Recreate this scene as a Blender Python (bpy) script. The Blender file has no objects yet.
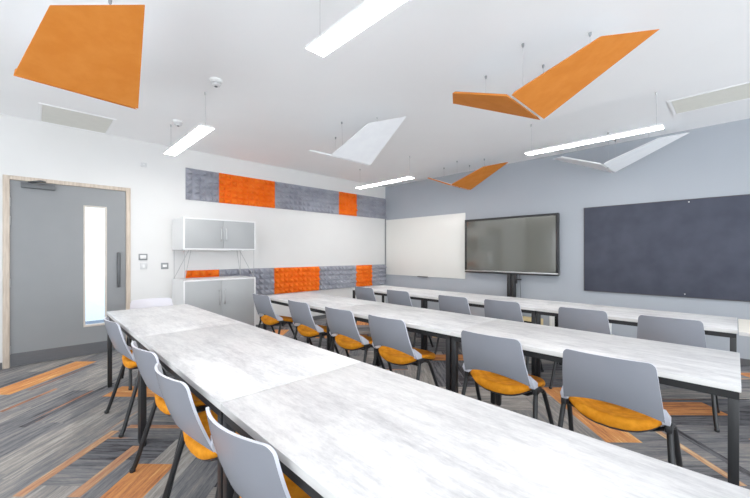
import bpy, bmesh, math, random
from mathutils import Vector, Matrix

random.seed(7)
COL = bpy.context.scene.collection
PI = math.pi

# ------------------------------------------------------------------ room measures (metres, camera stands at x=0, y=0)
CAM_H = 1.309
W = -5.788            # face of the white wall (plane x = W)
N = 5.976             # face of the grey wall (plane y = N)
CEIL = 2.883
E_END, S_END = 3.2, -2.2   # the room carries on behind the camera

# ------------------------------------------------------------------ materials
def new_mat(name):
    m = bpy.data.materials.new(name)
    m.use_nodes = True
    nt = m.node_tree
    for n in list(nt.nodes):
        nt.nodes.remove(n)
    out = nt.nodes.new('ShaderNodeOutputMaterial')
    b = nt.nodes.new('ShaderNodeBsdfPrincipled')
    nt.links.new(b.outputs[0], out.inputs[0])
    return m, nt, b

def srgb(r, g, b):
    f = lambda c: (c / 255 / 12.92) if c / 255 <= .04045 else ((c / 255 + .055) / 1.055) ** 2.4
    return (f(r), f(g), f(b), 1)

def noise_mat(name, c1, c2, scale=8, stretch=(1, 1, 1), rough=.5, metal=0, bump=0, bump_scale=60, detail=4, spec=.5, lo=.35, hi=.65):
    m, nt, b = new_mat(name)
    tc = nt.nodes.new('ShaderNodeTexCoord')
    mp = nt.nodes.new('ShaderNodeMapping')
    mp.inputs['Scale'].default_value = stretch
    nz = nt.nodes.new('ShaderNodeTexNoise')
    nz.inputs['Scale'].default_value = scale
    nz.inputs['Detail'].default_value = detail
    rp = nt.nodes.new('ShaderNodeValToRGB')
    rp.color_ramp.elements[0].position = lo
    rp.color_ramp.elements[1].position = hi
    rp.color_ramp.elements[0].color = c1
    rp.color_ramp.elements[1].color = c2
    L = nt.links.new
    L(tc.outputs['Object'], mp.inputs[0]); L(mp.outputs[0], nz.inputs['Vector'])
    L(nz.outputs[0], rp.inputs[0]); L(rp.outputs[0], b.inputs['Base Color'])
    b.inputs['Roughness'].default_value = rough
    b.inputs['Metallic'].default_value = metal
    b.inputs['Specular IOR Level'].default_value = spec
    if bump:
        n2 = nt.nodes.new('ShaderNodeTexNoise'); n2.inputs['Scale'].default_value = bump_scale
        n2.inputs['Detail'].default_value = 3
        bp = nt.nodes.new('ShaderNodeBump'); bp.inputs['Strength'].default_value = bump
        bp.inputs['Distance'].default_value = .01
        L(tc.outputs['Object'], n2.inputs['Vector']); L(n2.outputs[0], bp.inputs['Height'])
        L(bp.outputs[0], b.inputs['Normal'])
    return m

def emit_mat(name, col, strength):
    m, nt, b = new_mat(name)
    b.inputs['Base Color'].default_value = (.9, .9, .9, 1)
    b.inputs['Emission Color'].default_value = col
    b.inputs['Emission Strength'].default_value = strength
    return m

def dim(c, k):
    return (c[0] * k, c[1] * k, c[2] * k, 1)

def two(name, c, var=.94, **kw):
    return noise_mat(name, dim(c, var), c, **kw)

M = {}
M['white_wall'] = two('white_wall_paint', srgb(226, 225, 223), .98, scale=3, rough=.6, bump=.03, bump_scale=180)
M['grey_wall'] = two('grey_wall_paint', srgb(166, 172, 180), .975, scale=2, rough=.55, bump=.03, bump_scale=180)
M['ceiling'] = two('ceiling_paint', srgb(250, 250, 250), .98, scale=2, rough=.8)
M['skirting'] = two('dark_skirting', srgb(84, 84, 86), .92, scale=6, rough=.6)
M['timber'] = noise_mat('pale_timber_frame', srgb(190, 172, 154), srgb(212, 196, 178), scale=9, stretch=(6, 6, .6), rough=.5)
M['door_grey'] = two('grey_door_laminate', srgb(132, 134, 136), .96, scale=4, rough=.4)
M['kick_grey'] = two('dark_kick_plate', srgb(98, 99, 102), .92, scale=12, stretch=(1, 1, 8), rough=.35, metal=.3)
M['bead'] = two('beige_glazing_bead', srgb(208, 198, 186), .95, scale=9, rough=.5)
M['steel'] = two('brushed_steel', srgb(190, 190, 190), .9, scale=30, stretch=(1, 1, .1), rough=.3, metal=.9)
M['dark_metal'] = two('dark_grey_metal', srgb(86, 88, 90), .9, scale=20, rough=.4, metal=.4)
M['mid_metal'] = two('satin_grey_metal', srgb(140, 142, 144), .94, scale=20, rough=.4, metal=.2)
M['black'] = two('black_powder_coat', srgb(17, 18, 20), .85, scale=40, rough=.42)
M['black_plastic'] = two('black_plastic', srgb(22, 22, 24), .85, scale=30, rough=.45)
M['shell'] = two('grey_chair_plastic', srgb(136, 139, 148), .96, scale=5, rough=.27, spec=.6)
M['shell_lit'] = two('lit_grey_chair_plastic', srgb(216, 214, 222), .97, scale=5, rough=.35)  # same grey plastic, pendant light on it painted in as a lighter colour
M['shell_edge'] = two('chair_rim_highlight', srgb(204, 206, 216), .96, scale=5, rough=.35)  # lighter than the shell: edge highlight put into the colour
M['orange_fabric'] = noise_mat('orange_seat_fabric', srgb(216, 126, 12), srgb(240, 152, 30), scale=26, rough=.8, bump=.18, bump_scale=420, spec=.2)
M['orange_felt'] = noise_mat('orange_cloud_felt', srgb(214, 122, 42), srgb(222, 132, 52), scale=9, rough=.85, bump=.05, bump_scale=300, spec=.15)
M['white_felt'] = noise_mat('white_cloud_felt', srgb(243, 245, 248), srgb(248, 250, 252), scale=9, rough=.85, bump=.05, bump_scale=300, spec=.15)
M['tile_orange'] = noise_mat('orange_wall_felt', srgb(240, 104, 22), srgb(248, 120, 36), scale=5, rough=.9, bump=.1, bump_scale=260, spec=.1)
M['tile_grey'] = noise_mat('grey_wall_felt', srgb(148, 150, 160), srgb(164, 166, 176), scale=5, rough=.9, bump=.1, bump_scale=260, spec=.1)
M['cab_white'] = two('white_cabinet_carcass', srgb(236, 236, 236), .97, scale=5, rough=.4)
M['cab_grey'] = two('grey_cabinet_door', srgb(166, 168, 169), .97, scale=5, rough=.45)
M['whiteboard'] = two('whiteboard_enamel', srgb(238, 237, 231), .985, scale=2, rough=.25)
M['noticeboard'] = noise_mat('charcoal_noticeboard_felt', srgb(66, 69, 81), srgb(74, 77, 89), scale=4, rough=.95, bump=.1, bump_scale=350, spec=.1)
M['nb_frame'] = two('noticeboard_edge', srgb(70, 64, 66), .9, scale=10, rough=.5)
M['lamp_white'] = two('white_lamp_body', srgb(236, 236, 236), .97, scale=10, rough=.4)
M['wire'] = two('thin_steel_wire', srgb(176, 176, 176), .9, scale=20, rough=.5)
M['white_plastic'] = two('white_plastic', srgb(236, 236, 234), .97, scale=10, rough=.4)
M['grey_plastic'] = two('light_grey_plastic', srgb(214, 214, 214), .97, scale=10, rough=.4)
M['vent_cream'] = two('cream_vent', srgb(222, 221, 212), .96, scale=10, rough=.6)
M['card'] = noise_mat('brown_cardboard', srgb(206, 184, 130), srgb(224, 204, 150), scale=10, rough=.8)
M['corridor_floor'] = two('blue_corridor_floor', srgb(84, 100, 120), .9, scale=10, rough=.6)
M['corridor_wall'] = two('corridor_wall', srgb(232, 244, 250), .97, scale=1.2, rough=.7)

def glass_mat():
    m, nt, b = new_mat('vision_panel_glass')
    b.inputs['Base Color'].default_value = (.96, .98, 1, 1)
    b.inputs['Roughness'].default_value = .02
    b.inputs['Transmission Weight'].default_value = 1
    b.inputs['IOR'].default_value = 1.45
    return m
M['glass'] = glass_mat()

def screen_mat():
    m, nt, b = new_mat('dark_screen_glass')
    tc = nt.nodes.new('ShaderNodeTexCoord')
    nz = nt.nodes.new('ShaderNodeTexNoise'); nz.inputs['Scale'].default_value = 2
    rp = nt.nodes.new('ShaderNodeValToRGB')
    rp.color_ramp.elements[0].color = srgb(64, 64, 55); rp.color_ramp.elements[1].color = srgb(70, 70, 61)
    nt.links.new(tc.outputs['Object'], nz.inputs['Vector']); nt.links.new(nz.outputs[0], rp.inputs[0])
    nt.links.new(rp.outputs[0], b.inputs['Base Color'])
    b.inputs['Roughness'].default_value = .07
    b.inputs['Coat Weight'].default_value = 1
    b.inputs['Coat IOR'].default_value = 2.1
    b.inputs['Coat Roughness'].default_value = .13
    b.inputs['Coat Tint'].default_value = (1, 1, .94, 1)
    return m
M['screen'] = screen_mat()

def table_mat():
    m, nt, b = new_mat('bleached_wood_laminate')
    L = nt.links.new
    tc = nt.nodes.new('ShaderNodeNewGeometry')
    def nz(scale, st, detail, rough=.6):
        mp = nt.nodes.new('ShaderNodeMapping'); mp.inputs['Scale'].default_value = st
        n = nt.nodes.new('ShaderNodeTexNoise'); n.inputs['Scale'].default_value = scale
        n.inputs['Detail'].default_value = detail; n.inputs['Roughness'].default_value = rough
        L(tc.outputs['Position'], mp.inputs[0]); L(mp.outputs[0], n.inputs['Vector'])
        return n
    a = nz(3.0, (.9, 1.9, 1), 8, .72)
    c = nz(10, (.5, 3.2, 1), 8, .75)
    d = nz(60, (.5, 1.6, 1), 4, .7)
    def madd(x, k, y=None):
        n = nt.nodes.new('ShaderNodeMath'); n.operation = 'MULTIPLY_ADD'; n.inputs[1].default_value = k
        L(x.outputs[0], n.inputs[0])
        if y is None: n.inputs[2].default_value = 0
        else: L(y.outputs[0], n.inputs[2])
        return n
    mix = madd(a, .46, madd(c, .36, madd(d, .18)))
    rp = nt.nodes.new('ShaderNodeValToRGB')
    e = rp.color_ramp.elements
    e[0].position = .38; e[0].color = srgb(170, 169, 172)
    e[1].position = .61; e[1].color = srgb(226, 225, 225)
    e2 = e.new(.47); e2.color = srgb(197, 196, 197)
    e2 = e.new(.53); e2.color = srgb(213, 212, 212)
    L(mix.outputs[0], rp.inputs[0]); L(rp.outputs[0], b.inputs['Base Color'])
    b.inputs['Roughness'].default_value = .36
    b.inputs['Specular IOR Level'].default_value = .45
    return m
M['table'] = table_mat()
M['cream_top'] = two('cream_laminate', srgb(236, 232, 222), .97, scale=4, stretch=(1, 4, 1), rough=.4)
M['table_edge'] = two('table_edging', srgb(222, 220, 217), .96, scale=14, stretch=(.5, .5, 6), rough=.5)

def carpet_mat():
    m, nt, b = new_mat('striated_carpet_planks')
    L = nt.links.new
    uv = nt.nodes.new('ShaderNodeUVMap'); uv.uv_map = 'plank'
    at = nt.nodes.new('ShaderNodeAttribute'); at.attribute_name = 'tone'; at.attribute_type = 'GEOMETRY'
    sep = nt.nodes.new('ShaderNodeSeparateColor')
    L(at.outputs['Color'], sep.inputs[0])
    def nz(scale, st, detail=4, rough=.6):
        mp = nt.nodes.new('ShaderNodeMapping'); mp.inputs['Scale'].default_value = st
        n = nt.nodes.new('ShaderNodeTexNoise'); n.inputs['Scale'].default_value = scale
        n.inputs['Detail'].default_value = detail; n.inputs['Roughness'].default_value = rough
        L(uv.outputs[0], mp.inputs[0]); L(mp.outputs[0], n.inputs['Vector'])
        return n
    streak = nz(1, (3.2, 38, 1), 6, .7)      # long thin streaks along each plank
    broad = nz(1, (.9, 7, 1), 3, .5)
    fine = nz(1, (30, 220, 1), 2, .6)
    # grey ramp
    gr = nt.nodes.new('ShaderNodeValToRGB')
    e = gr.color_ramp.elements
    e[0].position = .33; e[0].color = srgb(58, 55, 57)
    e[1].position = .67; e[1].color = srgb(176, 170, 163)
    k = e.new(.42); k.color = srgb(98, 98, 102)
    k = e.new(.52); k.color = srgb(126, 125, 126)
    k = e.new(.58); k.color = srgb(146, 140, 134)
    # orange ramp
    og = nt.nodes.new('ShaderNodeValToRGB')
    e = og.color_ramp.elements
    e[0].position = .36; e[0].color = srgb(140, 88, 66)
    e[1].position = .63; e[1].color = srgb(244, 204, 142)
    k = e.new(.46); k.color = srgb(204, 130, 80)
    k = e.new(.55); k.color = srgb(222, 152, 88)
    add = nt.nodes.new('ShaderNodeMath'); add.operation = 'MULTIPLY_ADD'; add.inputs[1].default_value = .62
    s2 = nt.nodes.new('ShaderNodeMath'); s2.operation = 'MULTIPLY_ADD'; s2.inputs[1].default_value = .24
    s3 = nt.nodes.new('ShaderNodeMath'); s3.operation = 'MULTIPLY'; s3.inputs[1].default_value = .14
    L(fine.outputs[0], s3.inputs[0]); L(broad.outputs[0], s2.inputs[0]); L(s3.outputs[0], s2.inputs[2])
    L(streak.outputs[0], add.inputs[0]); L(s2.outputs[0], add.inputs[2])
    sh = nt.nodes.new('ShaderNodeMath'); sh.operation = 'ADD'      # plank to plank tone
    off = nt.nodes.new('ShaderNodeMath'); off.operation = 'MULTIPLY_ADD'; off.inputs[1].default_value = .2; off.inputs[2].default_value = -.105
    L(sep.outputs[0], off.inputs[0]); L(add.outputs[0], sh.inputs[0]); L(off.outputs[0], sh.inputs[1])
    L(sh.outputs[0], gr.inputs[0]); L(sh.outputs[0], og.inputs[0])
    # orange amount: whole plank (green channel) or a few streaks (blue channel)
    ost = nz(1, (.7, 15, 1), 3, .5)
    rp = nt.nodes.new('ShaderNodeMapRange'); rp.inputs[1].default_value = .60; rp.inputs[2].default_value = .66
    L(ost.outputs[0], rp.inputs[0])
    mu = nt.nodes.new('ShaderNodeMath'); mu.operation = 'MULTIPLY'
    L(rp.outputs[0], mu.inputs[0]); L(sep.outputs[2], mu.inputs[1])
    mx = nt.nodes.new('ShaderNodeMath'); mx.operation = 'MAXIMUM'
    L(mu.outputs[0], mx.inputs[0]); L(sep.outputs[1], mx.inputs[1])
    cm = nt.nodes.new('ShaderNodeMix'); cm.data_type = 'RGBA'
    L(mx.outputs[0], cm.inputs['Factor']); L(gr.outputs[0], cm.inputs[6]); L(og.outputs[0], cm.inputs[7])
    L(cm.outputs[2], b.inputs['Base Color'])
    b.inputs['Roughness'].default_value = .95
    b.inputs['Specular IOR Level'].default_value = .1
    bp = nt.nodes.new('ShaderNodeBump'); bp.inputs['Strength'].default_value = .25; bp.inputs['Distance'].default_value = .004
    L(fine.outputs[0], bp.inputs['Height']); L(bp.outputs[0], b.inputs['Normal'])
    return m
M['carpet'] = carpet_mat()

# ------------------------------------------------------------------ mesh helpers
def finish(bm, name, mats, parent=None, smooth=None, recalc=True):
    if recalc:
        bmesh.ops.recalc_face_normals(bm, faces=bm.faces[:])
    me = bpy.data.meshes.new(name)
    bm.to_mesh(me); bm.free()
    if not isinstance(mats, (list, tuple)):
        mats = [mats]
    for m in mats:
        me.materials.append(M[m])
    if smooth is not None:
        for p in me.polygons:
            p.use_smooth = True
        me.set_sharp_from_angle(angle=math.radians(smooth))
    o = bpy.data.objects.new(name, me)
    COL.objects.link(o)
    if parent is not None:
        o.parent = parent
    return o

def add_box(bm, x0, x1, y0, y1, z0, z1, bev=0, mat=0):
    vs = [bm.verts.new((x, y, z)) for x in (x0, x1) for y in (y0, y1) for z in (z0, z1)]
    fs = [bm.faces.new([vs[i] for i in q]) for q in ((0, 1, 3, 2), (4, 6, 7, 5), (0, 4, 5, 1), (2, 3, 7, 6), (0, 2, 6, 4), (1, 5, 7, 3))]
    bmesh.ops.recalc_face_normals(bm, faces=fs)
    for f in fs:
        f.material_index = mat
    if bev:
        es = list({e for f in fs for e in f.edges})
        r = bmesh.ops.bevel(bm, geom=es, offset=bev, segments=2, affect='EDGES', profile=.5)
        for f in r['faces']:
            f.material_index = mat

def add_tube(bm, pts, r, seg=10, squash=1.0, mat=0):
    pts = [Vector(p) for p in pts]
    rings = []
    for i, p in enumerate(pts):
        d = (pts[min(i + 1, len(pts) - 1)] - pts[max(i - 1, 0)]).normalized()
        ref = Vector((0, 1, 0)) if abs(d.y) < .9 else Vector((1, 0, 0))
        u = d.cross(ref).normalized(); v = d.cross(u).normalized()
        rr = r[i] if isinstance(r, (list, tuple)) else r
        rings.append([bm.verts.new(p + u * math.cos(2 * PI * k / seg) * rr + v * math.sin(2 * PI * k / seg) * rr * squash) for k in range(seg)])
    for a, b in zip(rings, rings[1:]):
        for k in range(seg):
            f = bm.faces.new((a[k], a[(k + 1) % seg], b[(k + 1) % seg], b[k])); f.material_index = mat
    for q in (rings[0][::-1], rings[-1]):
        f = bm.faces.new(q); f.material_index = mat

def add_lathe(bm, c, prof, seg=24, mat=0):
    """prof: list of (radius, z) around vertical axis through c"""
    rings = []
    for r, z in prof:
        rings.append([bm.verts.new((c[0] + r * math.cos(2 * PI * k / seg), c[1] + r * math.sin(2 * PI * k / seg), c[2] + z)) for k in range(seg)])
    for a, b in zip(rings, rings[1:]):
        for k in range(seg):
            f = bm.faces.new((a[k], a[(k + 1) % seg], b[(k + 1) % seg], b[k])); f.material_index = mat
    bm.faces.new(rings[0][::-1]).material_index = mat
    bm.faces.new(rings[-1]).material_index = mat

def bend(pts, n=6):
    """Catmull-Rom through points"""
    P = [Vector(p) for p in pts]
    P = [P[0] * 2 - P[1]] + P + [P[-1] * 2 - P[-2]]
    out = []
    for i in range(1, len(P) - 2):
        for k in range(n):
            t = k / n
            a, b, c, d = P[i - 1], P[i], P[i + 1], P[i + 2]
            out.append(.5 * ((2 * b) + (c - a) * t + (2 * a - 5 * b + 4 * c - d) * t * t + (3 * b - a - 3 * c + d) * t ** 3))
    out.append(P[-2])
    return out

def box(name, x0, x1, y0, y1, z0, z1, mat, parent=None, bev=0):
    bm = bmesh.new(); add_box(bm, x0, x1, y0, y1, z0, z1, bev)
    return finish(bm, name, mat, parent, smooth=35 if bev else None)

def tag(o, label=None, cat=None, group=None, kind=None):
    if label: o['label'] = label
    if cat: o['category'] = cat
    if group: o['group'] = group
    if kind: o['kind'] = kind
    return o

def thing(name, label, cat, loc=(0, 0, 0), rz=0, group=None):
    o = bpy.data.objects.new(name, None)
    o.empty_display_size = .1
    COL.objects.link(o)
    o.location = loc; o.rotation_euler = (0, 0, rz)
    return tag(o, label, cat, group)

def copy_thing(src, label, loc, rz=0, group=None):
    kids = [o for o in COL.objects if o.parent is src]
    r = src.copy(); COL.objects.link(r)
    r.location = loc; r.rotation_euler = (0, 0, rz)
    r['label'] = label
    if group: r['group'] = group
    for k in kids:
        subs = [o for o in COL.objects if o.parent is k]
        c = k.copy(); COL.objects.link(c); c.parent = r
        for s in subs:
            d = s.copy(); COL.objects.link(d); d.parent = c
    return r

def structure(o):
    o['kind'] = 'structure'
    return o

# ------------------------------------------------------------------ the room shell
def build_floor():
    bm = bmesh.new()
    uvl = bm.loops.layers.uv.new('plank')
    tone = bm.loops.layers.float_color.new('tone')
    s = 1 / math.sqrt(2)
    U = lambda u, v: ((u - v) * s, (u + v) * s)      # u along (1,1), v along (-1,1)
    x0, x1, y0, y1 = W - .158, E_END, S_END, N + .02
    def clip(poly, ax, lim, sign):
        out = []
        for i in range(len(poly)):
            a, b = poly[i], poly[(i + 1) % len(poly)]
            ina, inb = sign * (a[ax] - lim) <= 0, sign * (b[ax] - lim) <= 0
            if ina: out.append(a)
            if ina != inb:
                t = (lim - a[ax]) / (b[ax] - a[ax])
                out.append(tuple(a[k] + (b[k] - a[k]) * t for k in range(4)))
        return out
    def plank(u, v, lu, lv, z, col):
        horiz = lu >= lv
        ou, ov = random.uniform(0, 50), random.uniform(0, 50)
        poly = []
        for a, b in ((0, 0), (lu, 0), (lu, lv), (0, lv)):
            X, Y = U(u + a, v + b)
            q = (a, b) if horiz else (b, a)
            poly.append((X, Y, q[0] + ou, q[1] + ov))
        for ax, lim, sg in ((0, x1, 1), (0, x0, -1), (1, y1, 1), (1, y0, -1)):
            poly = clip(poly, ax, lim, sg)
            if len(poly) < 3: return
        f = bm.faces.new([bm.verts.new((p[0], p[1], z)) for p in poly])
        for l, p in zip(f.loops, poly):
            l[uvl].uv = (p[2], p[3]); l[tone] = col
    w = .25
    u0, v0 = -3.68, 3.20
    for i in range(-60, 60):
        for j in range(-60, 60):
            k = (i - j) % 8
            if k not in (0, 1): continue
            r = random.random()
            col = (random.random(), 1.0 if r < .012 else 0, random.choice((0, 0, 0, .7)), 1)
            if k == 0: plank(u0 + i * w, v0 + j * w, w, 4 * w, 0, col)
            else: plank(u0 + i * w, v0 + j * w, 4 * w, w, 0, col)
    # runs of parallel planks towards the door
    for i in range(-14, 7):
        uu = u0 + i * w
        vv = .2 + (i * .37) % 1.0 - 1
        top = 4.75 if uu < -2.6 else 3.1
        while vv < top:
            ln = min(1.0, top - vv)
            r = random.random()
            if ln > .05: plank(uu, vv, w, max(ln, w * 1.01), .0003, (random.random() * .7 + .25, 0, random.choice((0, 0, 0, .5)), 1))
            vv += 1.0
    # the orange planks that stand out
    z = .0006
    OR = lambda t=.5: (t, 1, 0, 1)
    BR = lambda t=.5: (t, .6, 0, 1)
    for (u, v, lu, lv, c) in (
        (-3.68, 3.20, .25, 1.0, OR(.55)), (-2.54, 3.17, .78, .25, OR(.6)), (-1.50, 1.16, .23, 1.0, OR(.35)),
        (1.83, 2.87, 1.0, .25, OR(.3)), (3.9, 3.65, 1.0, .25, OR(.4)),
        (-.45, 6.4, .25, 1.0, OR(.4)), (-1.0, 5.4, .8, .25, OR(.3)), (1.45, 4.7, .7, .25, OR(.3)),
        (.35, 4.3, .8, .25, OR(.4)), (-1.8, 5.0, .25, 1.0, OR(.5)),
        (-1.98, 1.86, .06, .70, BR(.6)), (-1.68, 1.86, .07, .5, BR(.45)), (2.02, 2.0, .05, .95, BR(.7)),
        (2.16, 1.9, .06, .9, (.0, 0, 0, 1)), (-3.75, 3.25, .05, .95, (.05, 0, 0, 1)), (-3.4, 3.3, .07, .8, (.1, 0, .3, 1)),
        (-3.15, 2.85, .04, .5, BR(.2)), (-2.72, 2.6, .05, .9, (.0, 0, 0, 1)), (-2.2, 2.0, .06, .9, (.95, 0, 0, 1)),
        (-1.25, 2.28, .8, .06, BR(.7)), (-1.9, 2.6, .9, .05, BR(.5)), (2.6, 2.45, .7, .06, BR(.6))):
        plank(u, v, lu, lv, z, c); z += .00004
    for f in bm.faces:
        f.normal_update()
        if f.normal.z < 0: f.normal_flip()
    o = finish(bm, 'floor', 'carpet', recalc=False)
    structure(o)
build_floor()

structure(box('ceiling', W - .2, E_END, S_END, N + .2, CEIL, CEIL + .15, 'ceiling'))
WH = 2.25     # window head height of the glazed walls behind the camera
bm = bmesh.new()
add_box(bm, W - .2, -4.6, S_END - .2, S_END, -.05, CEIL)
add_box(bm, -4.6, E_END, S_END - .2, S_END, -.05, .75)
add_box(bm, -4.6, E_END, S_END - .2, S_END, WH, CEIL)
structure(finish(bm, 'wall_south', 'white_wall'))
bm = bmesh.new()
add_box(bm, E_END, E_END + .2, S_END - .2, N + .2, -.05, .3)
add_box(bm, E_END, E_END + .2, S_END - .2, N + .2, WH, CEIL)
structure(finish(bm, 'wall_east', 'white_wall'))
structure(box('wall_north', W - .2, E_END, N, N + .2, -.05, CEIL, 'grey_wall'))

# white wall with the door opening
DY0, DY1, DZ = -.256, .950, 2.205
bm = bmesh.new()
add_box(bm, W - .16, W, S_END, DY0, -.05, CEIL)
add_box(bm, W - .16, W, DY1, N, -.05, CEIL)
add_box(bm, W - .16, W, DY0, DY1, DZ, CEIL)
structure(finish(bm, 'wall_west', 'white_wall'))
bm = bmesh.new()
add_box(bm, W, E_END, N - .014, N, 0, .075, .003)
structure(finish(bm, 'baseboard_north', 'skirting'))
bm = bmesh.new()
add_box(bm, W, W + .014, S_END, DY0 - .002, 0, .075, .003)
add_box(bm, W, W + .014, DY1 + .002, N - .016, 0, .075, .003)
structure(finish(bm, 'baseboard_west', 'skirting'))
# slim grey shadow-gap strip in the corner between the walls
structure(box('trim_1', W + .001, W + .018, N - .02, N - .001, .6, 2.13, 'door_grey'))

# corridor beyond the door
structure(box('floor_corridor', W - 2.95, W - .159, -2.5, 3.2, -.06, -.002, 'corridor_floor'))
structure(box('wall_corridor', W - 3.05, W - 2.95, -2.5, 3.2, -.06, 2.6, 'corridor_wall'))
structure(box('ceiling_corridor', W - 3.05, W - .16, -2.5, 3.2, 2.6, 2.7, 'ceiling'))

# ---- door
door = thing('door_1', 'grey flush door with narrow glass vision panel in a pale timber frame', 'door', (W, .35, 0))
structure(door)
def dbox(name, x0, x1, y0, y1, z0, z1, mat, parent=door, bev=0):
    return box(name, x0, x1, y0 - .35, y1 - .35, z0, z1, mat, parent, bev)
bm = bmesh.new()
fy0, fy1 = -.35 + DY0, -.35 + DY1
add_box(bm, -.155, .012, fy0 + .001, fy0 + .056, 0, DZ - .001, .003)
add_box(bm, -.155, .012, fy1 - .05, fy1 - .001, 0, DZ - .001, .003)
add_box(bm, -.155, .012, fy0 + .056, fy1 - .05, DZ - .047, DZ - .001, .003)
finish(bm, 'door_frame', 'timber', door, smooth=35)
# leaf with a cut-out for the glass
gy0, gy1, gz0, gz1 = .452, .692, .367, 1.925
ly0, ly1, lz1 = DY0 + .058, DY1 - .052, DZ - .05
bm = bmesh.new()
lx0, lx1 = -.065, -.015
for a in ((ly0, gy0, .008, lz1), (gy1, ly1, .008, lz1), (gy0, gy1, .008, gz0), (gy0, gy1, gz1, lz1)):
    add_box(bm, lx0, lx1, a[0] - .35, a[1] - .35, a[2], a[3])
finish(bm, 'door_leaf', 'door_grey', door)
dbox('kick_plate', -.0149, -.0125, ly0 + .004, ly1 - .004, .012, .155, 'kick_grey')
bm = bmesh.new()
for a in ((gy0, gy0 + .019, gz0, gz1), (gy1 - .019, gy1, gz0, gz1), (gy0 + .019, gy1 - .019, gz0, gz0 + .025), (gy0 + .019, gy1 - .019, gz1 - .019, gz1)):
    add_box(bm, -.066, -.009, a[0] - .35, a[1] - .35, a[2], a[3], .003)
finish(bm, 'glazing_bead', 'bead', door, smooth=35)
dbox('glass_pane', -.042, -.036, gy0 + .019, gy1 - .019, gz0 + .025, gz1 - .019, 'glass')
bm = bmesh.new()
hy = .818 - .35
add_box(bm, -.0145, .0, hy - .012, hy + .012, .875, .90, .003)
add_box(bm, -.0145, .0, hy - .012, hy + .012, 1.28, 1.305, .003)
add_box(bm, -.001, .030, hy - .017, hy + .017, .855, 1.325, .008)
finish(bm, 'pull_handle', 'dark_metal', door, smooth=40)
bm = bmesh.new()
add_box(bm, -.0145, .04, -.11 - .35, .185 - .35, 2.075, 2.135, .006)
cl = finish(bm, 'door_closer', 'dark_metal', door, smooth=40)
bm = bmesh.new()
add_tube(bm, [(.02, -.05 - .35, 2.142), (.035, .06 - .35, 2.17)], .011, 8)
add_tube(bm, [(.035, .06 - .35, 2.17), (.018, .10 - .35, 2.165)], .010, 8)
finish(bm, 'closer_arm', 'dark_metal', cl)
for z in (1.90, 1.69, .97, .2):
    bm = bmesh.new()
    add_tube(bm, [(-.003, ly0 - .35 - .003, z - .05), (-.003, ly0 - .35 - .003, z + .05)], .009, 10)
    finish(bm, 'hinge', 'steel', door, smooth=50)

# ------------------------------------------------------------------ tables
TL, TD, TZ, TT = 1.466, .73, .74, .028
def make_table(label, x0, y0, tone='table', inset=.006):
    t = thing('training_table', label, 'table', (x0, y0, 0), 0, 'white training tables in three rows')
    bm = bmesh.new()
    add_box(bm, .0003, TL - .0003, 0, TD, TZ - TT, TZ, .002)
    for f in bm.faces:
        if f.calc_center_median().z < TZ - .0025: f.material_index = 1
    finish(bm, 'table_top', [tone, 'table_edge'], t, smooth=30)
    s = .036; i = inset
    bm = bmesh.new()
    zt, zb = TZ - TT - .0004, TZ - TT - .036
    add_box(bm, i, TL - i, .008, .036, zb, zt)
    add_box(bm, i, TL - i, TD - .036, TD - .008, zb, zt)
    add_box(bm, i, i + .03, .036, TD - .036, zb, zt)
    add_box(bm, TL - i - .03, TL - i, .036, TD - .036, zb, zt)
    finish(bm, 'under_frame', 'black', t)
    for lx in (i, TL - i - s):
        for ly in (.007, TD - .007 - s):
            bm = bmesh.new()
            add_box(bm, lx, lx + s, ly, ly + s, .008, zb, .002)
            add_box(bm, lx + .004, lx + s - .004, ly + .004, ly + s - .004, 0, .008)
            finish(bm, 'leg', 'black', t, smooth=30)
    return t
t0 = make_table('white laminate table at the door end of the row nearest the door', -4.302, .507)
def put_table(label, x, y): return copy_thing(t0, label, (x, y, 0))
put_table('white laminate table between the door-end table and the one cut off by the photo edge', -4.302 + 1.4665, .507)
put_table('large white laminate tabletop filling the lower foreground, cut off by the photo edge', -4.302 + 2 * 1.4665 + .0045, .507)
R2, R3 = 2.171, 3.741
put_table('white laminate table of the middle row, end nearest the grey cabinets', -4.383, R2)
put_table('white laminate table in the centre of the middle row', -4.383 + 1.468, R2)
put_table('white laminate table of the middle row whose free end points away from the cabinets', -4.383 + 2 * 1.468, R2)
put_table('white laminate table in the corner under the whiteboard, back row', -4.386, R3)
put_table('white laminate table of the back row standing before the television stand', -4.386 + 1.467, R3)
put_table('white laminate table of the back row below the near half of the dark noticeboard', -4.386 + 2 * 1.467, R3)
cr = make_table('cream white table end at the edge of the photo, beyond the back row noticeboard table', .0185, R3 - .06, 'cream_top', .62)

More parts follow.
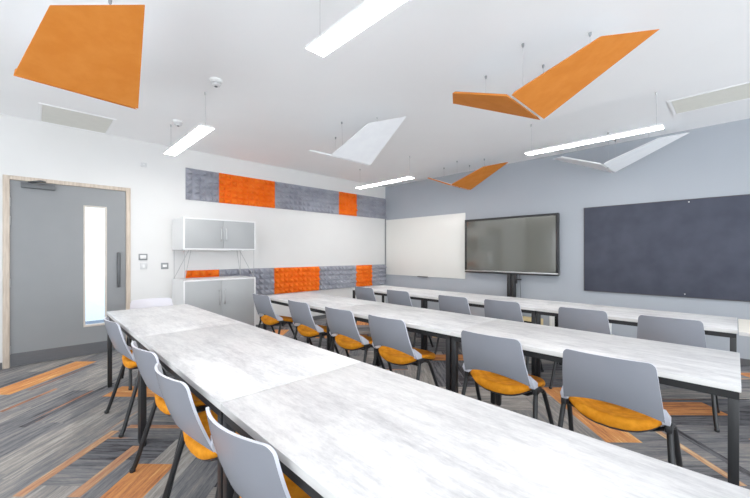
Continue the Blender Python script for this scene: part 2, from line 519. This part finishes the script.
# ------------------------------------------------------------------ chairs
def chair_back(bm):
    nt_ = 12
    SS = [-1, -.99, -.97, -.945, -.915, -.88, -.8, -.68, -.54, -.38, -.2, 0]
    SS = SS + [-q for q in SS[-2::-1]]
    ns = len(SS) - 1
    def P(s, t, off):
        zb = .508 + .056 * (1 - abs(s) ** 2.0)
        a = abs(s)
        zt = .809 - (.030 * (1 - math.sqrt(max(0, 1 - ((a - .86) / .14) ** 2))) if a > .86 else 0) - .005 * a * a
        z = zb + (zt - zb) * t
        h = (z - .51) / .305
        hw = .219 - .026 * max(0, h) ** 1.2
        y = -.045 - .100 * h - .012 * math.sin(h * PI) - (.046 * (1 - s * s) + off)
        x = s * hw
        return Vector((x, y, z))
    g = []
    for off in (0, .011):
        g.append([[bm.verts.new(P(SS[i], j / nt_, off)) for i in range(ns + 1)] for j in range(nt_ + 1)])
    for L in g:
        for j in range(nt_):
            for i in range(ns):
                bm.faces.new((L[j][i], L[j][i + 1], L[j + 1][i + 1], L[j + 1][i]))
    def rim(a, b):
        for k in range(len(a) - 1):
            bm.faces.new((a[k], a[k + 1], b[k + 1], b[k])).material_index = 1  # rim faces take the painted highlight colour
    A, B = g
    rim(A[0], B[0]); rim(A[-1], B[-1])
    rim([r[0] for r in A], [r[0] for r in B]); rim([r[-1] for r in A], [r[-1] for r in B])
    # lower lugs that carry the back down to the hub
    for sx in (-1, 1):
        prof = [(-.062, .575), (-.036, .556), (.012, .520), (.016, .492), (-.040, .494), (-.066, .53)]
        xi, xo = .206, .236
        a = [bm.verts.new((sx * xi, y, z)) for y, z in prof]
        b = [bm.verts.new((sx * (xo if z < .55 else .222), y, z)) for y, z in prof]
        fs = [bm.faces.new(a), bm.faces.new(b[::-1])]
        for k in range(len(prof)):
            fs.append(bm.faces.new((a[k], b[k], b[(k + 1) % len(prof)], a[(k + 1) % len(prof)])))
        for f in fs: f.material_index = 1

def seat_outline(th, k=1.0):
    c, s = math.cos(th), math.sin(th)
    n = 2.6 if s > 0 else 3.3
    x = (.214 + .013 * rear(.12 + .2 * s)) * math.copysign(abs(c) ** (2 / n), c)
    yb = .235 if s > 0 else .195
    y = .12 + yb * math.copysign(abs(s) ** (2 / n), s)
    return x * k, .12 + (y - .12) * k

def make_seat(bm, rings, seg=44, m=0):
    RR = []
    for k, zf in rings:
        R = []
        for i in range(seg):
            th = 2 * PI * i / seg
            x, y = seat_outline(th, k)
            R.append(bm.verts.new((x, y, zf(x, y, k))))
        RR.append(R)
    for a, b in zip(RR, RR[1:]):
        for i in range(seg):
            bm.faces.new((a[i], a[(i + 1) % seg], b[(i + 1) % seg], b[i]))
    bm.faces.new(RR[0]); bm.faces.new(RR[-1])

def rear(y):
    t = max(0, min(1, (.30 - y) / .26))
    return t * t * (3 - 2 * t)

def top_z(h):
    def f(x, y, k):
        z = h
        if y < .05: z += .020 * min(1, (.05 - y) / .13) ** 1.5
        if y > .22: z -= .016 * ((y - .22) / .13) ** 2
        z += (.006 + .034 * rear(y)) * (abs(x) / .21) ** 2 - .006
        return z
    return f

def low_z(h):
    def f(x, y, k):
        z = h
        if y > .22: z -= .008 * ((y - .22) / .13) ** 2
        z += .058 * rear(y) * (abs(x) / .21) ** 2.2
        return z
    return f

def make_chair(label, loc, rz=0):
    t = thing('classroom_chair', label, 'chair', loc, rz, 'grey chairs with orange seats')
    bm = bmesh.new(); chair_back(bm)
    finish(bm, 'backrest', ['shell', 'shell_edge'], t, smooth=50)
    bm = bmesh.new()
    make_seat(bm, [(.3, top_z(.468)), (.7, top_z(.470)), (.88, top_z(.471)), (.955, top_z(.466)), (.99, top_z(.456)), (1.0, top_z(.444)),
                   (.985, low_z(.428)), (.95, low_z(.420)), (.9, low_z(.418))])
    seat = finish(bm, 'seat_cushion', 'orange_fabric', t, smooth=60)
    bm = bmesh.new()
    make_seat(bm, [(.90, low_z(.4175)), (.91, low_z(.413)), (.87, low_z(.405)), (.5, low_z(.400))])
    finish(bm, 'seat_shell', 'black_plastic', t, smooth=50)
    for sx in (-1, 1):
        bm = bmesh.new()
        add_box(bm, sx * .229 - .016, sx * .229 + .016, -.03, .035, .452, .492, .008)
        finish(bm, 'hub', 'black_plastic', t, smooth=40)
        rear = bend([(sx * .232, -.008, .472), (sx * .238, -.032, .38), (sx * .262, -.118, .08), (sx * .270, -.143, .010)], 5)
        front = bend([(sx * .232, .008, .474), (sx * .236, .085, .452), (sx * .242, .128, .39), (sx * .262, .262, .08), (sx * .268, .295, .010)], 6)
        for path in (rear, front):
            bm = bmesh.new()
            add_tube(bm, path, .0135, 12)
            leg = finish(bm, 'leg', 'black', t, smooth=60)
            bm = bmesh.new()
            e = path[-1]
            add_lathe(bm, (e.x, e.y, 0), [(.014, 0), (.0165, .004), (.0165, .018), (.0145, .022)], 12)
            finish(bm, 'foot_cap', 'black_plastic', leg, smooth=50)
    bm = bmesh.new()
    add_tube(bm, [(-.225, .012, .462), (-.15, .08, .406), (.15, .08, .406), (.225, .012, .462)], .011, 10)
    finish(bm, 'cross_bar', 'black', t, smooth=60)
    return t

H1, H2, H3 = .58, 2.185, 3.735
c0 = make_chair('grey orange-seated chair at the nearest table, first from the door, mostly hidden', (-3.33, H1, 0), math.radians(2))
def put_chair(label, x, y, deg=0): return copy_thing(c0, label, (x, y, 0), math.radians(deg))
put_chair('grey orange-seated chair at the nearest table, second along from the door', -2.255, H1, 3)
put_chair('grey orange-seated chair at the nearest table, third along from the door', -1.685, H1 - .01, 1)
put_chair('grey chair back in the foreground, cut off by the bottom edge of the photo', -1.05, H1, 5)
pale = put_chair('grey chair back, painted paler as if lit, peeping over the table end beside the door', -4.34, .93, -90)
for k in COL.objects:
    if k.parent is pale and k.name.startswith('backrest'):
        k.material_slots[0].link = 'OBJECT'; k.material_slots[0].material = M['shell_lit']  # grey backrest gets the lightened colour, as if lit from above
for lab, x, d in (
    ('grey orange-seated chair closest to the cabinets at the middle table row', -4.085, 3),
    ('grey chair at the middle row, second from the cabinets, orange seat showing', -3.23, 0),
    ('grey chair at the middle row, third from the cabinets, beside a black table leg', -2.545, 1),
    ('grey chair at the middle row, fourth from the cabinets, before a double table leg', -1.94, 1),
    ('grey chair at the middle row, second from the row\'s free end', -1.075, 1),
    ('orange-seated grey chair at the free end of the middle row, by the corner leg', -.45, 1)):
    put_chair(lab, x, H2 - (.035 if x < -1.5 else 0), d)
for lab, x, d in (
    ('grey chair back at the back row, nearest the corner with orange and grey wall felt', -3.90, 1),
    ('grey chair back at the back row, below the whiteboard pen tray', -3.215, 1),
    ('grey chair back at the back row, below the television\'s corner next to the whiteboard', -2.34, 1),
    ('grey chair back at the back row, directly below the television stand post', -1.75, 1),
    ('grey chair back at the back row, below the noticeboard corner next to the television', -.98, 1),
    ('grey chair back at the free end of the back row, below the noticeboard', -.365, 1)):
    put_chair(lab, x, H3 - (.035 if x < -2 else 0), d)

# ------------------------------------------------------------------ acoustic felt tiles on the white wall
def felt(label, y0, y1, z0, z1, mat, group):
    bm = bmesh.new()
    nz = 5; ny = max(1, round((y1 - y0) / ((z1 - z0) / nz)))
    dy, dz = (y1 - y0 - .004) / ny, (z1 - z0) / nz
    b = .016
    V = {}
    for i in range(ny + 1):
        for j in range(nz + 1):
            V[i, j] = bm.verts.new((b, y0 + .002 + i * dy, z0 + j * dz))
    for i in range(ny):
        for j in range(nz):
            ax, az = random.choice(((.25, .2), (.75, .2), (.5, .15), (.3, .35), (.7, .3)))
            q = [V[i, j], V[i + 1, j], V[i + 1, j + 1], V[i, j + 1]]
            ctr = sum((v.co for v in q), Vector()) / 4
            r = [bm.verts.new(ctr + (v.co - ctr) * .86 + Vector((-.006, 0, 0))) for v in q]
            c = bm.verts.new((b + random.uniform(.05, .078), y0 + .002 + (i + ax) * dy, z0 + (j + az) * dz))
            for k in range(4):
                bm.faces.new((q[k], q[(k + 1) % 4], r[(k + 1) % 4], r[k]))
                bm.faces.new((r[k], r[(k + 1) % 4], c))
    ring = [V[i, 0] for i in range(ny + 1)] + [V[ny, j] for j in range(1, nz + 1)] + [V[i, nz] for i in range(ny - 1, -1, -1)] + [V[0, j] for j in range(nz - 1, 0, -1)]
    back = [bm.verts.new((.001, v.co.y, v.co.z)) for v in ring]
    n = len(ring)
    for k in range(n):
        bm.faces.new((ring[k], back[k], back[(k + 1) % n], ring[(k + 1) % n]))
    bm.faces.new(back)
    o = finish(bm, 'acoustic_wall_panel', mat)
    o.location = (W, 0, 0)
    return tag(o, label, 'wall panel', group)
g1, g2 = 'upper strip of acoustic wall panels', 'lower strip of acoustic wall panels'
zt0, zt1 = 2.125, 2.605
felt('grey bumpy felt panel starting the upper strip above the cabinets', 1.637, 2.127, zt0, zt1, 'tile_grey', g1)
felt('orange bumpy felt panel, the wide one of the upper strip', 2.127, 3.107, zt0, zt1, 'tile_orange', g1)
felt('long grey bumpy felt panel between the two orange ones of the upper strip', 3.107, 4.566, zt0, zt1, 'tile_grey', g1)
felt('narrow orange bumpy felt panel near the corner in the upper strip', 4.566, 5.063, zt0, zt1, 'tile_orange', g1)
felt('grey bumpy felt panel ending the upper strip at the room corner', 5.063, N - .004, zt0, zt1, 'tile_grey', g1)
zl0, zl1 = .577, 1.052
felt('orange bumpy felt panel seen in the gap between the two cabinets', 1.637, 2.13, zl0, zl1, 'tile_orange', g2)
felt('grey bumpy felt panel of the lower strip, partly behind the cabinets', 2.13, 3.092, zl0, zl1, 'tile_grey', g2)
felt('orange bumpy felt panel, the wide one of the lower strip above the chairs', 3.092, 4.069, zl0, zl1, 'tile_orange', g2)
felt('grey bumpy felt panel between two orange ones of the lower strip', 4.069, 5.04, zl0, zl1, 'tile_grey', g2)
felt('narrow orange bumpy felt panel near the corner in the lower strip', 5.04, 5.524, zl0, zl1, 'tile_orange', g2)
felt('small grey bumpy felt panel ending the lower strip at the corner', 5.524, N - .004, zl0, zl1, 'tile_grey', g2)

# ------------------------------------------------------------------ cabinets
CY0, CY1, CX0, CX1 = 1.444, 2.464, W + .066, W + .60
def make_cabinet(name, label, z0, z1, handles):
    t = thing(name, label, 'cabinet', ((CX0 + CX1) / 2, (CY0 + CY1) / 2, z0))
    hx, hy_, h = (CX1 - CX0) / 2, (CY1 - CY0) / 2, z1 - z0
    bm = bmesh.new()
    d = .018
    add_box(bm, -hx, hx - .02, -hy_, -hy_ + d, 0, h)
    add_box(bm, -hx, hx - .02, hy_ - d, hy_, 0, h)
    add_box(bm, -hx, hx - .02, -hy_ + d, hy_ - d, h - d, h)
    add_box(bm, -hx, hx - .02, -hy_ + d, hy_ - d, 0, d)
    add_box(bm, -hx, -hx + .012, -hy_ + d, hy_ - d, d, h - d)
    # front edging proud of the doors
    add_box(bm, hx - .02, hx, -hy_, -hy_ + d, 0, h)
    add_box(bm, hx - .02, hx, hy_ - d, hy_, 0, h)
    add_box(bm, hx - .02, hx, -hy_ + d, hy_ - d, h - d, h)
    add_box(bm, hx - .02, hx, -hy_ + d, hy_ - d, 0, d)
    finish(bm, 'carcass', 'cab_white', t)
    mid = .02 if handles else 0.0
    for a, b in ((-hy_ + d + .002, mid - .0015), (mid + .0015, hy_ - d - .002)):
        dr = box('door', hx - .019, hx - .003, a, b, d + .002, h - d - .002, 'cab_grey', t, .002)
        yh = (b - .035) if b < mid + .001 else (a + .035)
        bm = bmesh.new()
        if handles:
            zc = h * .5; l = .085
        else:
            zc = h - .26; l = .10
        add_tube(bm, bend([(hx - .004, yh, zc - l), (hx + .026, yh, zc - l + .008), (hx + .030, yh, zc), (hx + .026, yh, zc + l - .008), (hx - .004, yh, zc + l)], 4), .006, 8)
        finish(bm, 'handle', 'steel', dr, smooth=60)
    return t
make_cabinet('storage_cabinet', 'grey two-door cabinet standing on the floor against the white wall', 0, .941, False)
make_cabinet('overhead_cabinet', 'grey two-door upper cabinet raised on thin wire legs', 1.362, 1.804, True)
ws = thing('wire_stand', 'thin wire legs holding the upper cabinet above the lower one', 'stand', ((CX0 + CX1) / 2, (CY0 + CY1) / 2, .9418))
hx, hy_ = (CX1 - CX0) / 2 - .02, (CY1 - CY0) / 2 - .02
for sx in (-1, 1):
    for sy in (-1, 1):
        bm = bmesh.new()
        H_ = 1.362 - .9418 - .002
        r = .0038
        f = (sx * hx, sy * hy_, .007)
        add_tube(bm, [f, (sx * hx, sy * hy_, H_)], r, 8)
        add_tube(bm, [(sx * (hx - .001), sy * hy_, .007), (sx * (hx - .20), sy * (hy_ - .14), H_)], r, 8)
        add_box(bm, min(sx * hx, sx * hx * .9) - .006, max(sx * hx, sx * hx * .9) + .006, sy * (hy_ - .06) - .09, sy * (hy_ - .06) + .08, H_ - .004, H_ + .0004)
        add_box(bm, f[0] - .012, f[0] + .012, f[1] - .012, f[1] + .012, 0, .006)
        finish(bm, 'leg', 'wire', ws, smooth=50)

# ------------------------------------------------------------------ small things on the white wall
t = thing('door_entry_reader', 'white wall control with dark grey rim beside the door', 'wall control', (W, 1.094, 1.26))
box('back_plate', .0005, .018, -.053, .053, -.044, .044, 'mid_metal', t, .006)
box('front_cover', .0182, .026, -.036, .036, -.024, .026, 'white_plastic', t, .004)
t = thing('light_switch', 'pale blank switch plate just below the rimmed wall control', 'switch', (W, 1.102, 1.134))
box('switch_plate', .0005, .010, -.043, .043, -.043, .043, 'grey_plastic', t, .004)
box('rocker', .0102, .014, -.014, .014, -.022, .022, 'white_plastic', t, .002)
t = thing('fused_spur', 'square dark metal outlet plate with white middle beside the cabinets', 'outlet', (W, 1.362, 1.128))
box('outlet_plate', .0005, .010, -.048, .048, -.046, .046, 'mid_metal', t, .004)
box('insert', .0102, .014, -.026, .026, -.016, .020, 'white_plastic', t, .002)
t = thing('wall_sensor', 'small pale sensor box high on the white wall above the door', 'sensor', (W, 1.10, 2.55))
box('sensor_body', .0005, .03, -.035, .035, -.03, .03, 'grey_plastic', t, .008)
bm = bmesh.new(); add_lathe(bm, (.031, 0, -.006), [(.006, 0), (.013, .003), (.013, .010), (.006, .013)], 14)
finish(bm, 'lens', 'white_plastic', t, smooth=50)

# ------------------------------------------------------------------ things on the grey wall
t = thing('whiteboard', 'plain whiteboard on the grey wall between the corner and the television', 'whiteboard', (-4.69, N, 1.453))
box('board', -1.055, 1.058, -.018, -.0005, -.636, .642, 'whiteboard', t, .003)
box('pen_tray', -.09, .17, -.055, -.0185, -.646, -.628, 'dark_metal', t, .004)

t = thing('noticeboard', 'large dark charcoal felt noticeboard on the grey wall', 'noticeboard', (-.392, N, 1.373))
box('felt_panel', -1.195, 1.195, -.020, -.0005, -.618, .618, 'noticeboard', t, .002)
bm = bmesh.new()
for a in ((-1.203, -1.195, -.626, .626), (1.195, 1.203, -.626, .626), (-1.195, 1.195, .618, .626), (-1.195, 1.195, -.626, -.618)):
    add_box(bm, a[0], a[1], -.024, -.0005, a[2], a[3])
finish(bm, 'edge_frame', 'nb_frame', t)
for lab, x, z in (('tiny white push pin near the top edge of the dark noticeboard', -.407, 1.962), ('tiny white push pin near the bottom edge of the dark noticeboard', -.446, .792)):
    bm = bmesh.new()
    add_lathe(bm, (0, 0, 0), [(.004, 0), (.005, .004), (.003, .010), (.007, .018), (.006, .020)], 10)
    o = finish(bm, 'push_pin', 'white_plastic', smooth=50)
    o.rotation_euler = (PI / 2, 0, 0); o.location = (x, N - .0204, z)
    tag(o, lab, 'pin', 'pins on the noticeboard')

TVY = 5.86
tv = thing('interactive_television', 'large wall-height dark flat screen television on a black floor stand', 'television', (-2.74, TVY, 0))
x0, x1, z0, z1 = -.832, .822, .954, 1.945
bm = bmesh.new()
add_box(bm, x0 + .004, x1 - .004, .004, .06, z0 + .004, z1 - .004, .006)
add_box(bm, x0 + .25, x1 - .25, .06, .09, z0 + .15, z1 - .2, .01)
finish(bm, 'housing', 'black_plastic', tv, smooth=40)
bm = bmesh.new()
for a in ((x0, x0 + .04, z0, z1), (x1 - .04, x1, z0, z1), (x0 + .04, x1 - .04, z1 - .038, z1), (x0 + .04, x1 - .04, z0, z0 + .022)):
    add_box(bm, a[0], a[1], -.012, .0035, a[2], a[3], .003)
finish(bm, 'bezel', 'black_plastic', tv, smooth=40)
box('lower_trim', x0 + .002, x1 - .002, -.014, .003, z0 + .0225, z0 + .046, 'steel', tv, .003)
box('screen', x0 + .0405, x1 - .0405, -.006, .0035, z0 + .0465, z1 - .0385, 'screen', tv)

st = thing('screen_stand', 'black twin-column floor stand under the television', 'stand', (-2.74, TVY, 0))
bm = bmesh.new()
add_box(bm, .002, .062, -.03, .045, .05, .953, .004)
add_box(bm, .074, .134, -.03, .045, .05, .953, .004)
add_box(bm, .060, .076, -.012, .03, .05, .953)
finish(bm, 'column', 'black', st, smooth=40)
bm = bmesh.new()
add_box(bm, -.35, .235, -.05, .05, .0, .05, .01)
add_box(bm, -.33, -.27, -.42, .05, .001, .045, .01)
add_box(bm, .20, .26, -.42, .05, .001, .045, .01)
finish(bm, 'base', 'black', st, smooth=40)
bm = bmesh.new()
add_box(bm, .135, .165, -.03, .02, .80, .952, .004)
add_box(bm, .165, .24, -.025, .01, .86, .885, .004)
finish(bm, 'side_bracket', 'black_plastic', st, smooth=40)
bm = bmesh.new()
add_tube(bm, bend([(-2.74 + .20, TVY + .03, .951), (-2.74 + .205, TVY + .03, .8), (-2.74 + .215, TVY + .04, .5), (-2.74 + .215, TVY + .075, .012), (-2.74 + .10, TVY + .085, .006)], 6), .004, 8)
tag(finish(bm, 'power_cable', 'black_plastic', smooth=60), 'thin dark cable hanging beside the television stand column', 'cable')

bx = thing('cardboard_box', 'tan cardboard box on the floor under the back table row', 'box', (-2.31, 5.74, 0))
bm = bmesh.new()
add_box(bm, -.16, .16, -.13, .13, 0, .262, .003)
finish(bm, 'carton', 'card', bx, smooth=30)
box('hand_hole', -.045, .075, -.1315, -.1305, .205, .235, 'black_plastic', bx)
rd = thing('panel_radiator', 'low white ribbed radiator panel on the grey wall under the back tables', 'radiator', (-1.66, N, .10))
bm = bmesh.new()
add_box(bm, -.42, .42, -.05, -.002, 0, .34, .004)
for k in range(20):
    x = -.39 + k * .041
    add_box(bm, x - .012, x + .012, -.062, -.05, .02, .32, .003)
finish(bm, 'panel', 'white_plastic', rd, smooth=35)
box('valve', .42, .455, -.05, -.015, .01, .05, 'steel', rd, .006)

# ------------------------------------------------------------------ ceiling lights
M['diffuser'] = emit_mat('glowing_diffuser', (1, .985, .96, 1), 40)
def make_light(label, x, y):
    t = thing('pendant_light', label, 'light', (x, y, CEIL), 0, 'linear pendant lights')
    zb = 2.53 - CEIL
    l, w = .655, .068
    bm = bmesh.new()
    add_box(bm, -l, l, -w, -w + .006, zb, zb + .013)
    add_box(bm, -l, l, w - .006, w, zb, zb + .013)
    add_box(bm, -l, -l + .006, -w + .006, w - .006, zb, zb + .013)
    add_box(bm, l - .006, l, -w + .006, w - .006, zb, zb + .013)
    add_box(bm, -l + .006, l - .006, -w + .006, w - .006, zb + .0125, zb + .0185)
    finish(bm, 'housing', 'lamp_white', t)
    box('diffuser', -l + .0065, l - .0065, -w + .0065, w - .0065, zb - .002, zb + .012, 'diffuser', t)
    for s in (-.6, .6):
        bm = bmesh.new()
        add_tube(bm, [(s, 0, zb + .013), (s, 0, -.012)], .0013, 6)
        wv = finish(bm, 'suspension_wire', 'wire', t)
        bm = bmesh.new()
        add_lathe(bm, (s, 0, -.03), [(.003, 0), (.009, .01), (.010, .0295)], 12)
        finish(bm, 'ceiling_fixing', 'steel', wv, smooth=50)
    return t
l0 = make_light('glowing pendant light bar nearest the door, small in view', -4.21, 1.20)
copy_thing(l0, 'wide glowing pendant light bar overhead, cut off by the top edge of the photo', (-1.13, 1.225, CEIL))
copy_thing(l0, 'glowing pendant light bar close to the room corner, above the whiteboard', (-4.27, 4.35, CEIL))
copy_thing(l0, 'glowing pendant light bar in front of the grey wall near the television and noticeboard', (-1.135, 4.35, CEIL))

# ------------------------------------------------------------------ acoustic ceiling clouds
F1, F2 = Vector((-1.141, 2.471, 2.449)), Vector((-1.147, 3.107, 2.446))
O1, O2 = Vector((-.575, 2.561, 2.675)), Vector((-.337, 2.912, 2.766))
P1, P2 = Vector((-1.653, 2.511, 2.653)), Vector((-1.868, 2.845, 2.731))
CC = Vector((-1.144, 2.79, CEIL))
def slab(bm, quad, th):
    n = (quad[1] - quad[0]).cross(quad[3] - quad[0]).normalized()
    if n.z < 0: n = -n
    a = [bm.verts.new(q) for q in quad]
    mid = sum(quad, Vector()) / 4
    b = [bm.verts.new(mid + (q - mid) * .93 + n * th) for q in quad]
    fs = [bm.faces.new(a), bm.faces.new(b)] + [bm.faces.new((a[k], a[(k + 1) % 4], b[(k + 1) % 4], b[k])) for k in range(4)]
    bmesh.ops.recalc_face_normals(bm, faces=fs)
    es = list({e for f in fs for e in f.edges})
    fs[1].material_index = 1
    bmesh.ops.bevel(bm, geom=es, offset=.0025, segments=1, affect='EDGES', material=0)
def make_cloud(label, t, rot, mat, group='folded acoustic ceiling clouds', hz=.009):
    loc = (CC.x + t[0], CC.y + t[1], CEIL + t[2])
    e = thing('acoustic_cloud', label, 'ceiling panel', loc, rot, group)
    L = lambda p: p - CC
    g = Vector((.012, 0, .004))
    quads = [[L(F1) + g, L(F2) + g, L(O2), L(O1)], [L(F1) - Vector((.014, 0, -.004)), L(F2) - Vector((.014, 0, -.004)), L(P2), L(P1)]]
    for q in quads:
        bm = bmesh.new(); slab(bm, q, .020)
        finish(bm, 'wing_panel', [mat, 'white_felt'], e, smooth=40)
    bm = bmesh.new()
    a, b = L(F1), L(F2)
    for f0, f1 in ((.04, .42), (.5, .95)):
        p, q = a.lerp(b, f0), a.lerp(b, f1)
        add_box(bm, p.x - .009, p.x + .008, p.y, q.y, p.z + hz, p.z + hz + .005)
    finish(bm, 'hinge_strip', 'white_plastic', e)
    pts = [L(F1) + Vector((.03, .16, .04)), L(F1) + Vector((-.40, .40, .20)), L(F1) + Vector((.42, .37, .205)), L(F2) + Vector((.03, -.06, .04))]
    for p in pts:
        bm = bmesh.new()
        top = -.004 - t[2]
        add_tube(bm, [(p.x, p.y, p.z), (p.x, p.y, top - .02)], .0012, 6)
        wv = finish(bm, 'suspension_wire', 'wire', e)
        bm = bmesh.new()
        add_lathe(bm, (p.x, p.y, top - .024), [(.004, 0), (.009, .010), (.010, .0275)], 12)
        finish(bm, 'ceiling_fixing', 'mid_metal', wv, smooth=50)
    return e
oc = make_cloud('orange folded ceiling panel above the door side, seen broadly from below', (-1.965, -2.55, -.03), .095, 'orange_felt', hz=.02)
oc.scale = (1.04, 1.04, 1.04)
oc.rotation_euler.y = math.radians(2.4)
make_cloud('large orange folded ceiling panel in the middle of the ceiling', (0, 0, 0), 0, 'orange_felt')
make_cloud('orange folded ceiling panel hanging before the grey wall, above the whiteboard', (-2.183, 2.52, 0), 0, 'orange_felt')
wc = make_cloud('white folded ceiling panel between the door-side light and the room corner', (-2.175, .011, .002), 0, 'white_felt')
wc.rotation_euler.y = math.radians(-3)
make_cloud('white folded ceiling panel hanging before the grey wall, above the noticeboard', (-.038, 2.718, -.009), 0, 'white_felt')

# ------------------------------------------------------------------ ceiling fittings
def detector(label, x, y):
    t = thing('smoke_detector', label, 'smoke detector', (x, y, CEIL), 0, 'ceiling detectors')
    bm = bmesh.new(); add_lathe(bm, (0, 0, -.022), [(.050, 0), (.055, .004), (.056, .0215)], 24)
    finish(bm, 'base', 'white_plastic', t, smooth=40)
    bm = bmesh.new(); add_lathe(bm, (0, 0, -.058), [(.018, 0), (.036, .006), (.042, .016), (.030, .019), (.030, .026), (.044, .028), (.046, .0358)], 24)
    h = finish(bm, 'sensor_head', 'grey_plastic', t, smooth=40)
    bm = bmesh.new(); add_lathe(bm, (0, 0, -.066), [(.008, 0), (.014, .003), (.014, .0078)], 16)
    finish(bm, 'cap', 'dark_metal', h, smooth=40)
    return t
detector('round white ceiling detector nearest the orange panel above the door side', -3.283, 1.183)
detector('round white ceiling detector behind the small pendant light near the door', -4.613, 1.226)

def ceiling_plate(name, label, cat, x0, x1, y0, y1, mat, fr, slats):
    t = thing(name, label, cat, ((x0 + x1) / 2, (y0 + y1) / 2, CEIL))
    hx, hy = (x1 - x0) / 2, (y1 - y0) / 2
    bm = bmesh.new()
    w = .025
    for a in ((-hx, hx, -hy, -hy + w), (-hx, hx, hy - w, hy), (-hx, -hx + w, -hy + w, hy - w), (hx - w, hx, -hy + w, hy - w)):
        add_box(bm, a[0], a[1], a[2], a[3], -.008, -.0004, .002)
    finish(bm, 'frame', fr, t)
    bm = bmesh.new()
    add_box(bm, -hx + w + .004, hx - w - .004, -hy + w + .004, hy - w - .004, -.004, -.0004)
    if slats:
        k = -hy + w + .03
        while k < hy - w - .02:
            add_box(bm, -hx + w + .01, hx - w - .01, k, k + .012, -.007, -.0041)
            k += .03
    finish(bm, 'panel', mat, t)
    return t
ceiling_plate('ceiling_hatch', 'pale access hatch in the ceiling above the door', 'hatch', W + .02, -5.06, .035, .695, 'vent_cream', 'ceiling', False)
ceiling_plate('ceiling_vent', 'pale cream ventilation grille in the ceiling near the noticeboard', 'vent', -.488, .75, 4.69, 5.20, 'vent_cream', 'ceiling', True)

# ------------------------------------------------------------------ light
world = bpy.data.worlds.new('daylight'); bpy.context.scene.world = world
world.use_nodes = True
nt = world.node_tree
bg = nt.nodes['Background']
tc = nt.nodes.new('ShaderNodeTexCoord')
sp = nt.nodes.new('ShaderNodeSeparateXYZ')
nt.links.new(tc.outputs['Generated'], sp.inputs[0])
def rng(sock, a, b, c, d):
    n = nt.nodes.new('ShaderNodeMapRange'); n.interpolation_type = 'SMOOTHSTEP'
    for k, v in zip((1, 2, 3, 4), (a, b, c, d)): n.inputs[k].default_value = v
    nt.links.new(sock, n.inputs[0]); return n
east = rng(sp.outputs['X'], -.6, .9, 3.0, 4.6)       # bright sky on the window side
low = rng(sp.outputs['Z'], -.30, .05, 1.2, 1.0)     # extra glow added below the horizon to lift the ceiling
mu = nt.nodes.new('ShaderNodeMath'); mu.operation = 'MULTIPLY'
nt.links.new(east.outputs[0], mu.inputs[0]); nt.links.new(low.outputs[0], mu.inputs[1])
nt.links.new(mu.outputs[0], bg.inputs[1])
bg.inputs[0].default_value = (.86, .93, 1.0, 1)

def area(name, loc, rot, sx, sy, power, col):
    d = bpy.data.lights.new(name, 'AREA'); d.shape = 'RECTANGLE'; d.size = sx; d.size_y = sy
    d.energy = power; d.color = col
    o = bpy.data.objects.new(name, d); COL.objects.link(o)
    o.location = loc; o.rotation_euler = rot
    return o
area('corridor_lamp', (W - 1.7, .6, 2.55), (0, 0, 0), 2.0, 2.5, 66, (.92, .97, 1))

# ------------------------------------------------------------------ camera
cam = bpy.data.cameras.new('camera')
co = bpy.data.objects.new('camera', cam); COL.objects.link(co)
co.location = (0, 0, CAM_H)
co.rotation_euler = (PI / 2, 0, .799)
cam.sensor_width = 36
cam.lens = 350.4 / 750 * 36
cam.shift_y = .006
cam.clip_start = .02
bpy.context.scene.camera = co
sc = bpy.context.scene
sc.view_settings.view_transform = 'Standard'
sc.view_settings.look = 'None'
sc.view_settings.exposure = .08
sc.view_settings.gamma = 1.15
